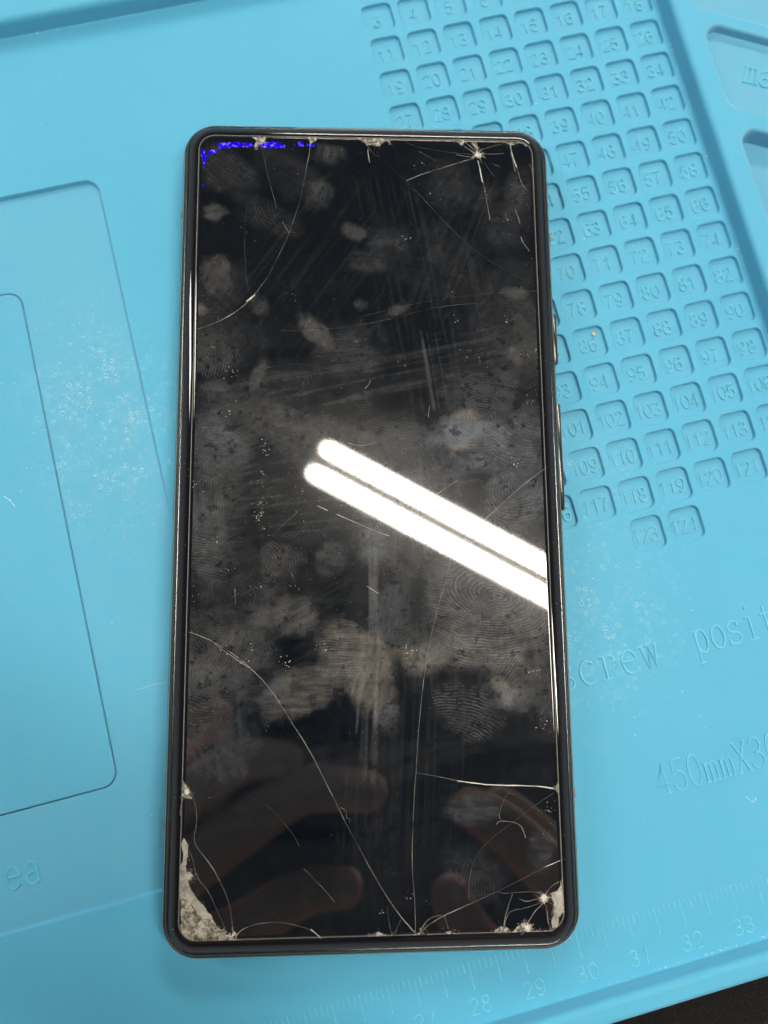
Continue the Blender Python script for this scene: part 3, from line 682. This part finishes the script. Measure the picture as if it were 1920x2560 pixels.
CRUMBS=[(-21.25,-14.66,14),(-13.48,-14.39,10),(-25.18,-11.4,8),(-19.45,0.8,30),(-20.09,-1.49,40),(-19.16,-3.77,20),(-12.77,-1.52,12),(-12.68,2.74,10),(-15.15,-27.77,10),(-30.98,4.05,20),(-19.49,4.26,16),(-19.0,10.61,20),(-19.51,6.17,20),(-26.07,18.15,20),(-28.4,31.01,12),(-25.51,25.09,14),(-14.29,40.37,10),(15.47,40.95,12),(15.94,35.57,12),(26.49,36.02,12),(30.1,29.58,16),(18.18,29.64,12),(20.84,27.31,8),(30.44,19.79,16),(6.31,27.73,12),(6.78,-26.29,40),(30.03,-38.98,25),(29.23,-29.97,20),(-15.36,-27.84,8),(-27.88,-35.89,8),(-25.62,-25.35,8),(-22.29,-27.64,8),(-20.63,-25.07,8),(30.42,-53.21,20),(5.89,-67.01,10),(1.13,-69.12,14),(8.19,-71.74,16),(26.72,56.12,12),(7.54,52.17,10),(13.53,60.99,8),(10.14,67.13,10),(22.47,61.49,6),(-28.03,-50.25,2),(-2.06,30.56,8),(26.69,7.57,20),(-9.0,-25.24,14),(-26.72,-6.23,16)]
PIXELS=[[(-29.12,71.29),(-28.62,70.24),(-26.34,70.36),(-23.81,70.59),(-23.75,71.39),(-25.39,71.54),(-27.32,71.45)],[(-23.7,71.39),(-23.57,70.6),(-22.36,70.44),(-22.2,71.15),(-22.98,71.53)],[(-21.52,71.17),(-20.31,70.53),(-20.08,71.64),(-21.05,71.57)],[(-20.13,71.59),(-20.06,70.4),(-18.13,70.44),(-16.0,70.4),(-15.91,71.01),(-17.17,71.64),(-18.63,71.75)],[(-15.59,71.01),(-15.47,70.62),(-15.28,70.83)],[(-14.31,71.43),(-14.14,70.77),(-13.89,71.04)],[(-13.49,71.71),(-13.41,70.87),(-12.44,70.89),(-12.44,71.73),(-13.05,71.94)],[(-11.83,71.48),(-11.83,70.9),(-10.37,70.85),(-10.3,71.24),(-10.98,71.44)],[(-9.84,71.65),(-9.76,71.25),(-9.45,71.47)],[(-32.02,69.78),(-32.05,68.08),(-31.68,67.43),(-31.58,66.38),(-31.34,66.44),(-31.27,67.57),(-31.1,68.22),(-30.43,68.63),(-30.28,69.24),(-29.67,69.04),(-29.01,69.18),(-29.17,69.97),(-29.93,69.87),(-30.53,69.81),(-30.59,69.07),(-31.29,68.48),(-31.42,69.79)],[(-31.78,62.74),(-31.72,62.09),(-31.48,62.17),(-31.5,62.79)],[(-31.65,61.31),(-31.55,61.06),(-31.44,61.29)],[(-26.07,68.97),(-25.95,68.71),(-25.83,68.95)]]

EDGE = [(-HW, -HH), (HW, -HH), (HW, HH), (-HW, HH)]
ZG, ZP = .816, .862
def edge_ring():
    V, F = [], []
    ring = [(-.012, ZG), (-.010, ZP-.020), (.006, ZP-.0135)]
    loft(V, F, [(rpoly(EDGE, CORN, o, 12), z) for o, z in ring]); return V, F
V, F = edge_ring()
prot = empty('screen_protector'); prot.parent = phone
ob('ground_edge', V, F, M_EDGE, prot, True)
V, F = [], []; q_ = [(.006, ZP-.0135)]
for i in range(9):
    th = math.radians(27*(1-(i+.5)/9)); q_.append((q_[-1][0]+.0061, q_[-1][1]+.0061*math.tan(th)))
zt = q_[-1][1]; q_ = [(a_, b_+ZP+.0004-zt) for a_, b_ in q_]+[(.0612, ZP+.0004)]
loft(V, F, [(rpoly(EDGE, CORN, o, 12), z) for o, z in q_]); ob('rounded_edge', V, F, M_BEZEL, prot, True)
inner = rpoly(EDGE, CORN, .061, 12)
NX, NY = 330, 735
xs = np.linspace(-HW+.061, HW-.061, NX); ys = np.linspace(-HH+.061, HH-.061, NY)
XX, YY = np.meshgrid(xs, ys)
# pull the corner vertices onto the rounded outline
cr = CORN-.061; ax = np.abs(XX)-(HW-.061-cr); ay = np.abs(YY)-(HH-.061-cr)
msk = (ax > 0) & (ay > 0); mx = np.maximum(ax, ay); ln = np.hypot(ax, ay)+1e-9
k = np.where(msk, mx/ln, 1.0)
XC = np.where(msk, np.sign(XX)*((HW-.061-cr)+ax*k), XX); YC = np.where(msk, np.sign(YY)*((HH-.061-cr)+ay*k), YY)
def vnoise(x, y, sc, seed):
    r = np.random.default_rng(seed); T = r.random((64, 64)); u, v = x*sc, y*sc
    i, j = np.floor(u).astype(int), np.floor(v).astype(int); f, g = u-i, v-j; f = f*f*(3-2*f); g = g*g*(3-2*g)
    a = T[i % 64, j % 64]; b = T[(i+1) % 64, j % 64]; c = T[i % 64, (j+1) % 64]; d_ = T[(i+1) % 64, (j+1) % 64]
    return (a*(1-f)+b*f)*(1-g)+(c*(1-f)+d_*f)*g
def fbm(x, y, sc, seed, o=4):
    s_, a, t_ = 0, 1, 0
    for q in range(o): s_ = s_+a*vnoise(x, y, sc*2**q, seed+q); t_ += a; a *= .55
    return s_/t_
U_, V_ = XC*10, YC*10                                        # millimetres
smear = np.zeros_like(U_); ridge = np.zeros_like(U_); phase = np.zeros_like(U_); tint = np.zeros_like(U_)
MMP = -0.239
r2_ = np.random.default_rng(5)
EXTRA = []
for q in range(46):                                          # many older, fainter prints and wipes under the clear ones
    zone = r2_.random()
    if zone < .35: u, v = -HW*10+abs(r2_.normal(0, 7)), r2_.uniform(-45, 45)
    elif zone < .55: u, v = HW*10-abs(r2_.normal(0, 7)), r2_.uniform(-35, 68)
    elif zone < .85: u, v = r2_.uniform(-26, 26), r2_.normal(-10, 20)
    else: u, v = r2_.uniform(-28, 28), r2_.uniform(25, 70)
    dim = .45 if v > 30 else 1.0
    kd = ('l', r2_.uniform(-90, 90)) if r2_.random() < .55 else ('w', u+r2_.normal(0, 4), v+r2_.normal(0, 4), r2_.uniform(.55, 1), r2_.uniform(-60, 60))
    EXTRA.append((u, v, r2_.uniform(4, 12), r2_.uniform(3, 8), r2_.uniform(-70, 70), dim*r2_.uniform(.05, .20), dim*r2_.uniform(.05, .38), kd, r2_.uniform(-.7, .3)))
for q, (u, v, rx, ry, ang, a1, a2, rd, tn) in enumerate(EXTRA+SMUDGES+[(17.3, 14.0, 3.2, 4.4, -25, .85, .2, ('l', 60), .9), (15.5, 13.5, 7.5, 3.0, 10, .35, .4, ('l', 50), -.6)]):
    an = math.radians(ang)-.10                               # picture angle to phone angle
    du, dv = U_-u, V_-v
    p1 = du*math.cos(an)+dv*math.sin(an); p2 = -du*math.sin(an)+dv*math.cos(an)
    e = np.hypot(p1/rx, p2/ry)
    fq = max(.13, .8/max(rx, ry)); e = e+(fbm(U_, V_, fq, 40+q)-.5)*1.25+(fbm(U_, V_, .6, 140+q)-.5)*.5
    m = np.clip((1.22-e)/.75, 0, 1); m = m*m*(3-2*m)
    bd = math.radians(rd[1] if rd[0] == 'l' else ang)-.10
    al, ac = du*math.cos(bd)+dv*math.sin(bd), -du*math.sin(bd)+dv*math.cos(bd)
    brush = vnoise(al*.16, ac*1.3, 1.0, 500+q)*.5+vnoise(al*.5, ac*2.6, 1.0, 560+q)*.5
    brush = np.clip((brush-.22)/.5, 0, 1)
    smear = 1-(1-smear)*(1-np.clip(a1*m*(.45+.75*brush), 0, .95))
    if rd[0] == 'l':
        b = math.radians(rd[1])-.10; dist = du*math.sin(b)*-1+dv*math.cos(b)
        dist = dist+.006*(du*math.cos(b)+dv*math.sin(b))**2
    else:
        b = math.radians(rd[4]); w1, w2 = U_-rd[1], V_-rd[2]
        c1 = w1*math.cos(b)+w2*math.sin(b); c2 = -w1*math.sin(b)+w2*math.cos(b); dist = np.hypot(c1*rd[3], c2)
    a2 = min(a2, .66); ph_ = dist*2*math.pi/.50+fbm(U_, V_, .25, 300+q, 2)*9
    am = a2*m*(.55+.6*fbm(U_, V_, .35, 620+q, 2))
    win = am > ridge
    phase = np.where(win, ph_, phase); ridge = np.where(win, am, ridge)
    tint = np.where((a1*m) > .12, tn, tint)
for q, (u, v, rx, ry, ang, a1) in enumerate(STREAKS+[(-10, 45, 14, 20, 35, .05), (12, 40, 12, 26, -10, .07), (0, 25, 5, 29, 78, .13), (-12, 17, 6, 20, 74, .09), (-2, 3, 7, 27, 84, .15), (14, 52, 9, 16, 20, .06), (-16, 8, 8, 14, 70, .09), (6, -40, 12, 22, 3, .06), (-14, -26, 8, 18, 60, .08)]):
    an = math.radians(ang); du, dv = U_-u, V_-v
    p1 = du*math.cos(an)-dv*math.sin(an); p2 = du*math.sin(an)+dv*math.cos(an)
    e = np.maximum(np.abs(p1/rx), np.abs(p2/ry)); m = np.clip((1.1-e-(fbm(U_, V_, .3, 700+q)-.5)*.5)/.3, 0, 1)
    st = vnoise(p1*1.9, p2*.035, 1.0, 800+q)*.6+vnoise(p1*3.3, p2*.08, 1.0, 820+q)*.4
    st = np.clip((st-.52)/.25, 0, 1)
    smear = 1-(1-smear)*(1-a1*m*st)
# thin overall film: wide wipes plus clouds, thicker over the middle of the pane
band_ = .05+.75*np.exp(-((V_+12)/34)**2)
wipe = fbm(U_*.35+V_*.05, V_*1.6-U_*.25, .11, 900, 5); wipe2 = vnoise(U_*1.2+V_*.12, V_*.03, 1.0, 930)*vnoise(U_, V_, .07, 931)
film = np.clip((fbm(U_, V_, .07, 905, 5)-.42)/.3, 0, 1)*.09+np.clip((wipe-.46)/.20, 0, 1)*.17+np.clip((wipe2-.34)/.2, 0, 1)*.16
smear = 1-(1-smear)*(1-film*band_)
tint = tint+(fbm(U_, V_, .06, 960, 3)-.55)*.9
# grease comes away near the edges and in little blank spots
blank = fbm(U_, V_, .8, 950, 3); smear *= np.clip((blank-.20)/.12, .4, 1); ridge *= np.clip((blank-.20)/.12, .4, 1)
me = bpy.data.meshes.new('cracked_pane')
n = NX*NY
co = np.stack([XC.ravel()*S, YC.ravel()*S, np.full(n, (ZP+.0005)*S)], 1).astype(np.float32)
idx = np.arange(n).reshape(NY, NX); quads = np.stack([idx[:-1, :-1], idx[:-1, 1:], idx[1:, 1:], idx[1:, :-1]], -1).reshape(-1, 4)
me.vertices.add(n); me.vertices.foreach_set('co', co.ravel())
me.loops.add(quads.size); me.loops.foreach_set('vertex_index', quads.ravel().astype(np.int32))
me.polygons.add(len(quads)); me.polygons.foreach_set('loop_start', np.arange(0, quads.size, 4, dtype=np.int32)); me.polygons.foreach_set('loop_total', np.full(len(quads), 4, dtype=np.int32))
me.polygons.foreach_set('use_smooth', np.ones(len(quads), bool)); me.update(calc_edges=True); me.materials.append(M_SCREEN)
for nm, arr in (('smear', smear), ('ridge', ridge), ('phase', phase), ('tint', tint)):
    at = me.attributes.new(nm, 'FLOAT', 'POINT'); at.data.foreach_set('value', arr.ravel().astype(np.float32))
pane = bpy.data.objects.new('pane', me); COL.objects.link(pane); pane.parent = prot

# cracks: fine ragged beads of broken glass
def densify(P, step):
    out = [P[0]]
    for a, b in zip(P[:-1], P[1:]):
        L = math.hypot(b[0]-a[0], b[1]-a[1]); k = max(1, int(L/step))
        for i in range(1, k+1): out.append((a[0]+(b[0]-a[0])*i/k, a[1]+(b[1]-a[1])*i/k))
    return out
for P, w in CRACKS:
    P = [(a/10, b/10) for a, b in P]; P = densify(chaikin(P, 2), .06)
    P = [(x+random.gauss(0, .0012), y+random.gauss(0, .0012)) for x, y in P]
    ws = []; cur = 1.0
    for i in range(len(P)):
        cur = min(1.7, max(.45, cur+random.gauss(0, .22))); ws.append(cur*(.5 if i in (0, len(P)-1) else 1))
    V, F = [], []; stroke(V, F, P, w/10*.62, .0025, ZP, ws)
    ob('crack', V, F, M_BRIGHT if w > .16 else M_CRACK if w > .055 else M_FAINT, prot)
# impact stars: bundles of splinters
for (u, v, r) in STARS:
    V, F = [], []
    for i in range(46):
        a = random.random()*6.283; L = r/10*(.2+.8*random.random()**2)
        P = [(u/10+random.gauss(0, .015), v/10+random.gauss(0, .015))]
        for k_ in range(4):
            a += random.gauss(0, .25); P.append((P[-1][0]+L/4*math.cos(a), P[-1][1]+L/4*math.sin(a)))
        stroke(V, F, P, random.uniform(.0025, .006), .004, ZP, [1, .9, .7, .5, .2])
    for i in range(90):
        a = random.random()*6.283; L = r/10*.34*random.random(); x, y = u/10+L*math.cos(a), v/10+L*math.sin(a); s_ = random.uniform(.003, .014)
        b = len(V); V += [(x+s_*math.cos(a+t_), y+s_*math.sin(a+t_), ZP+.001+random.random()*.008) for t_ in (0, 2, 4.2)]; F.append((b, b+1, b+2))
    ob('impact_star', V, F, M_BRIGHT, prot)
# chips and lifted pockets: thin facetted plates with ragged outlines
for nm, P in CHIPS.items():
    P = [(a/10, b/10) for a, b in P]
    lim = lambda x, y: (max(-HW+.0, min(HW-.0, x)), max(-HH+.0, min(HH-.0, y)))
    P = densify(P+[P[0]], .035)[:-1]; P = [lim(x+random.gauss(0, .0045), y+random.gauss(0, .0045)) for x, y in P]
    vo, eo, fo, _, _, _ = geometry.delaunay_2d_cdt([Vector(p_) for p_ in P], [(i, (i+1) % len(P)) for i in range(len(P))], [], 1, 1e-6)
    jz = .0012 if nm in ('BLsmooth', 'BLdust') else .005
    V = [(v_.x, v_.y, ZP+.002+random.random()*jz) for v_ in vo]
    if nm not in ('BLsmooth', 'BLdust'):
        Fx = [tuple(f) for f in fo]
        for _ in range(14+len(P)):                           # splinters and glitter standing off the broken rim
            a_ = P[random.randrange(len(P))]; s_ = random.uniform(.002, .011)
            x, y = lim(a_[0]+random.gauss(0, .03), a_[1]+random.gauss(0, .03)); q = random.random()*6.28; b = len(V)
            V += [(x+s_*math.cos(q+t_), y+s_*math.sin(q+t_), ZP+.001+random.random()*.006) for t_ in (0, 2.1, 4.0)]; Fx.append((b, b+1, b+2))
        fo = Fx
    m_ = {'BLsmooth': M_PSMOOTH, 'BLdust': M_PDUST, 'BRpocket': M_PSMOOTH}.get(nm, M_CHIP)
    ob({'BLsmooth': 'lifted_corner', 'BLdust': 'dusty_corner', 'BRpocket': 'lifted_corner'}.get(nm, 'chip'), V, [tuple(f) for f in fo], m_, prot)
# glitter of crushed glass in the broken lower left corner
V, F = [], []
for nm in ('BLdust', 'BLsmooth', 'BLedge', 'BRpocket', 'BRbottom'):
    Pc = [(a/10, b/10) for a, b in CHIPS[nm]]; cxx = sum(a for a, b in Pc)/len(Pc); cyy = sum(b for a, b in Pc)/len(Pc)
    for _ in range(70):
        a_ = Pc[random.randrange(len(Pc))]; w_ = random.random()**1.6*.8
        x, y = a_[0]+(cxx-a_[0])*w_+random.gauss(0, .02), a_[1]+(cyy-a_[1])*w_+random.gauss(0, .02)
        x, y = max(-HW+.01, min(HW-.01, x)), max(-HH+.01, min(HH-.01, y))
        s_ = random.uniform(.002, .012)*(1.6 if nm == 'BLedge' else 1); q = random.random()*6.28; b = len(V); el = random.uniform(.2, .8)
        V += [(x+s_*math.cos(q+t_), y+el*s_*math.sin(q+t_), ZP+.004+random.random()*.006) for t_ in (0, 2.1, 4.0)]; F.append((b, b+1, b+2))
gl_ = ob('glass_splinters', V, F, M_BRIGHT, prot); gl_['kind'] = 'stuff'
# lit pixels along the upper left of the display
for P in PIXELS:
    P = [(a/10, b/10) for a, b in P]; P = densify(P+[P[0]], .03)[:-1]; P = [(x+random.gauss(0, .007), y+random.gauss(0, .008)) for x, y in P]
    vo, eo, fo, _, _, _ = geometry.delaunay_2d_cdt([Vector(p_) for p_ in P], [(i, (i+1) % len(P)) for i in range(len(P))], [], 1, 1e-6)
    ob('lit_pixels', [(v_.x, v_.y, ZP+.0015) for v_ in vo], [tuple(f) for f in fo], M_PIX, prot)
# crumbs and dust on the glass
pts = []
for (u, v, n_) in CRUMBS:
    for i in range(int(n_*.6)+1): pts.append((u/10+random.gauss(0, .07 if n_ > 4 else .01), v/10+random.gauss(0, .06 if n_ > 4 else .01)))
def lim(p_): return abs(p_[0]) < HW-.05 and abs(p_[1]) < HH-.05
g1 = specks('glass_crumbs', [p_ for p_ in pts if lim(p_)], ZP+.001, .0095, M_DUST, prot); g1['kind'] = 'stuff'
pts = [(random.uniform(-HW, HW), random.uniform(-HH, HH)) for _ in range(700)]
pts += [(-HW+abs(random.gauss(0, .28)), random.uniform(-4, 4.5)) for _ in range(350)]+[(random.gauss(-1.6, .4), random.uniform(-1.5, 2.5)) for _ in range(160)]
pts += [(random.gauss(.2, .8), random.gauss(-.2, .9)) for _ in range(260)]+[(HW-abs(random.gauss(0, .2)), random.uniform(-6, 6)) for _ in range(150)]
g2 = specks('fine_dust', [p_ for p_ in pts if lim(p_)], ZP+.001, .0042, M_DUST, prot); g2['kind'] = 'stuff'
pts = [(s_*(HW+random.uniform(.02, .15)), random.uniform(-HH, HH)) for s_ in (-1, 1) for _ in range(90)]
g3 = specks('fine_dust', pts, .815, .0036, M_DUST, phone); g3['kind'] = 'stuff'

# ------------------------------------------------------------------ twin tube lamps over the bench
def tube_lamp(P0, P1, sep, label, r=.86, mt=None):
    P0, P1 = Vector(P0), Vector(P1); d = (P1-P0); L = d.length; rz = math.atan2(d.y, d.x)
    e = thing(empty('tube_lamp', P0, rz), label, 'lamp')
    e.rotation_euler = (0, -math.asin(d.z/L), rz)
    for s_ in (-1, 1):
        V, F = [], []; n = 20
        secs = [(0.0, r*.55), (.35, r*.85), (1.0, r), (L-1.0, r), (L-.35, r*.85), (L, r*.55)]
        for x, q in secs: V += [(x, s_*sep/2+q*math.cos(2*math.pi*j/n), q*math.sin(2*math.pi*j/n)) for j in range(n)]
        for i in range(len(secs)-1):
            for j in range(n): F.append((i*n+j, (i+1)*n+j, (i+1)*n+(j+1) % n, i*n+(j+1) % n))
        F += [tuple(range(n-1, -1, -1)), tuple(range((len(secs)-1)*n, len(secs)*n))]
        for f_i in range(len(F)): F[f_i] = tuple(reversed(F[f_i]))
        ob('tube', V, F, mt or M_TUBE, e, True)
    hw = .55
    V = [(x, y*hw, z) for x in (-1, L+1) for y, z in ((-1, 4.0), (1, 4.0), (1.6, 6.2), (-1.6, 6.2))]
    ob('lamp_housing', V, [(0, 1, 2, 3), (7, 6, 5, 4), (0, 4, 5, 1), (1, 5, 6, 2), (2, 6, 7, 3), (3, 7, 4, 0)], M_CAP, e)
    for x0 in (-2.4, L+.2):
        V = [(x, y, z) for x in (x0, x0+2.2) for y, z in ((-sep*.5-.8, -.8), (sep*.5+.8, -.8), (sep*.5+.8, 2.4), (-sep*.5-.8, 2.4))]
        ob('lamp_cap', V, [(0, 1, 2, 3), (7, 6, 5, 4), (0, 4, 5, 1), (1, 5, 6, 2), (2, 6, 7, 3), (3, 7, 4, 0)], M_CAP, e)
    return e
tube_lamp((-1.5, 26.15, 80), (-1.5+50, 26.15-45.5, 80), 3.35, 'lit twin tube lamp mirrored as two white bars across the middle of the screen')
tube_lamp((-121, 115, 80), (-50, 51, 80), 4.6, 'lit twin tube lamp mirrored as thin white streaks in the left bezel of the phone', 1.45, M_TUBE2)
tube_lamp((14, 128, 80), (14+50, 128-45.5, 80), 3.35, 'far lit twin tube lamp added out of view to brighten the lower left of the mat')  # added fill light, itself unseen, lifting the lower left mat and walls facing it

# ------------------------------------------------------------------ photographer's phone and hands, mirrored low in the screen
def camp(a, b, c): return CAM + R @ Vector((a, b, c))
V, F = [], []
sl = rect(-4.0, -7.0, .9, 1.2)
loft(V, F, [(rpoly(sl, .9, .12, 6), .12), (rpoly(sl, .9, 0, 6), .25), (rpoly(sl, .9, 0, 6), .85), (rpoly(sl, .9, .12, 6), .95)])
n_ = len(rpoly(sl, .9, 0, 6)); F += [tuple(range(n_-1, -1, -1)), tuple(range(3*n_, 4*n_))]
V = [tuple(camp(*v)) for v in V]
thing(ob('phone', V, F, M_HELD, None), 'dark phone held over the bench, mirrored as a black area low in the screen', 'phone')
def hand(name, chains, palm, label):
    """one skinned figure: palm polyline with finger chains rooted in it"""
    V, E, Rr = [], [], []
    for P, r in palm: V.append(P); Rr.append(r)
    for i in range(len(palm)-1): E.append((i, i+1))
    for root, pts_ in chains:
        prev = root
        for P, r in pts_:
            V.append(P); Rr.append(r); E.append((prev, len(V)-1)); prev = len(V)-1
    me = bpy.data.meshes.new(name); me.from_pydata([(x*S, y*S, z*S) for x, y, z in V], E, []); me.materials.append(M_SKIN)
    o = bpy.data.objects.new(name, me); COL.objects.link(o)
    md = o.modifiers.new('skin', 'SKIN'); md.use_smooth_shade = True
    for i, sv in enumerate(me.skin_vertices[0].data): sv.radius = (Rr[i]*S, Rr[i]*S)
    me.skin_vertices[0].data[0].use_root = True
    sb = o.modifiers.new('sub', 'SUBSURF'); sb.levels = 2; sb.render_levels = 2
    return thing(o, label, 'hand')
ZF = 12.9
def rf(x, y, z):
    k = (13.31+z)/28.31
    return (CAM.x+(x-CAM.x)*k, CAM.y+(y-CAM.y)*k, z)
hand('hand', [
  (1, [(rf(-11.0, .6, 14.6), .9), (rf(-9.2, 1.3, 13.4), .85), (rf(-7.0, 2.0, 13.0), .78), (rf(-5.2, 1.2, 13.0), .62)]),
  (2, [(rf(-11.0, -1.6, 14.2), .95), (rf(-8.6, -.6, 13.2), .9), (rf(-5.4, .6, 12.8), .85), (rf(-2.6, -.5, 12.8), .66)]),
  (3, [(rf(-11.0, -3.8, 14.2), .9), (rf(-8.4, -3.4, 13.2), .85), (rf(-6.0, -2.7, 12.8), .78), (rf(-4.2, -3.2, 12.8), .60)]),
  (4, [(rf(-11.0, -5.6, 14.4), .8), (rf(-8.8, -5.6, 13.4), .72), (rf(-6.8, -5.4, 13.2), .66), (rf(-5.6, -5.8, 13.2), .5)]),
  (1, [((-11.5, 1.5, 16.6), 1.0), ((-9.6, 3.2, 17.0), .9), ((-7.4, 3.4, 16.9), .75)]),
 ], [((-14.5, -8, 17), 1.6), ((-12.0, -.6, 15.8), 1.0), ((-12.2, -2.6, 15.6), 1.1), ((-12.4, -4.6, 15.6), 1.1), ((-12.6, -6.2, 15.8), 1.0)],
 'left hand round the held phone, mirrored as dim fingers at lower left of screen')
hand('hand', [
  (1, [(rf(2.8, -6.2, 14.0), .95), (rf(1.9, -4.0, 13.2), .9), (rf(.5, -2.0, 12.9), .82), (rf(-.7, -1.2, 12.9), .64)]),
  (2, [(rf(.9, -8.2, 13.6), .95), (rf(-.6, -6.8, 13.0), .9), (rf(-1.4, -5.0, 12.8), .82), (rf(-1.5, -3.4, 12.8), .66)]),
  (3, [(rf(.2, -10.0, 13.6), .9), (rf(-1.6, -9.4, 13.0), .85), (rf(-3.0, -8.0, 12.9), .76), (rf(-3.6, -6.8, 12.9), .6)]),
  (4, [(rf(0, -12.0, 13.8), .8), (rf(-2.2, -11.6, 13.2), .72), (rf(-3.8, -10.6, 13.1), .66), (rf(-4.6, -9.8, 13.1), .52)]),
  (1, [((3.4, -6.0, 16.6), 1.0), ((2.2, -3.6, 17.2), .9), ((.8, -1.8, 17.2), .75)]),
 ], [((6.5, -17, 17), 2.2), ((4.2, -8.2, 15.4), 1.2), ((3.2, -10, 15.2), 1.4), ((2.8, -11.8, 15.2), 1.4), ((2.8, -13.2, 15.4), 1.2)],
 'right hand steadying the held phone, mirrored as dim fingertips at lower right of the screen')
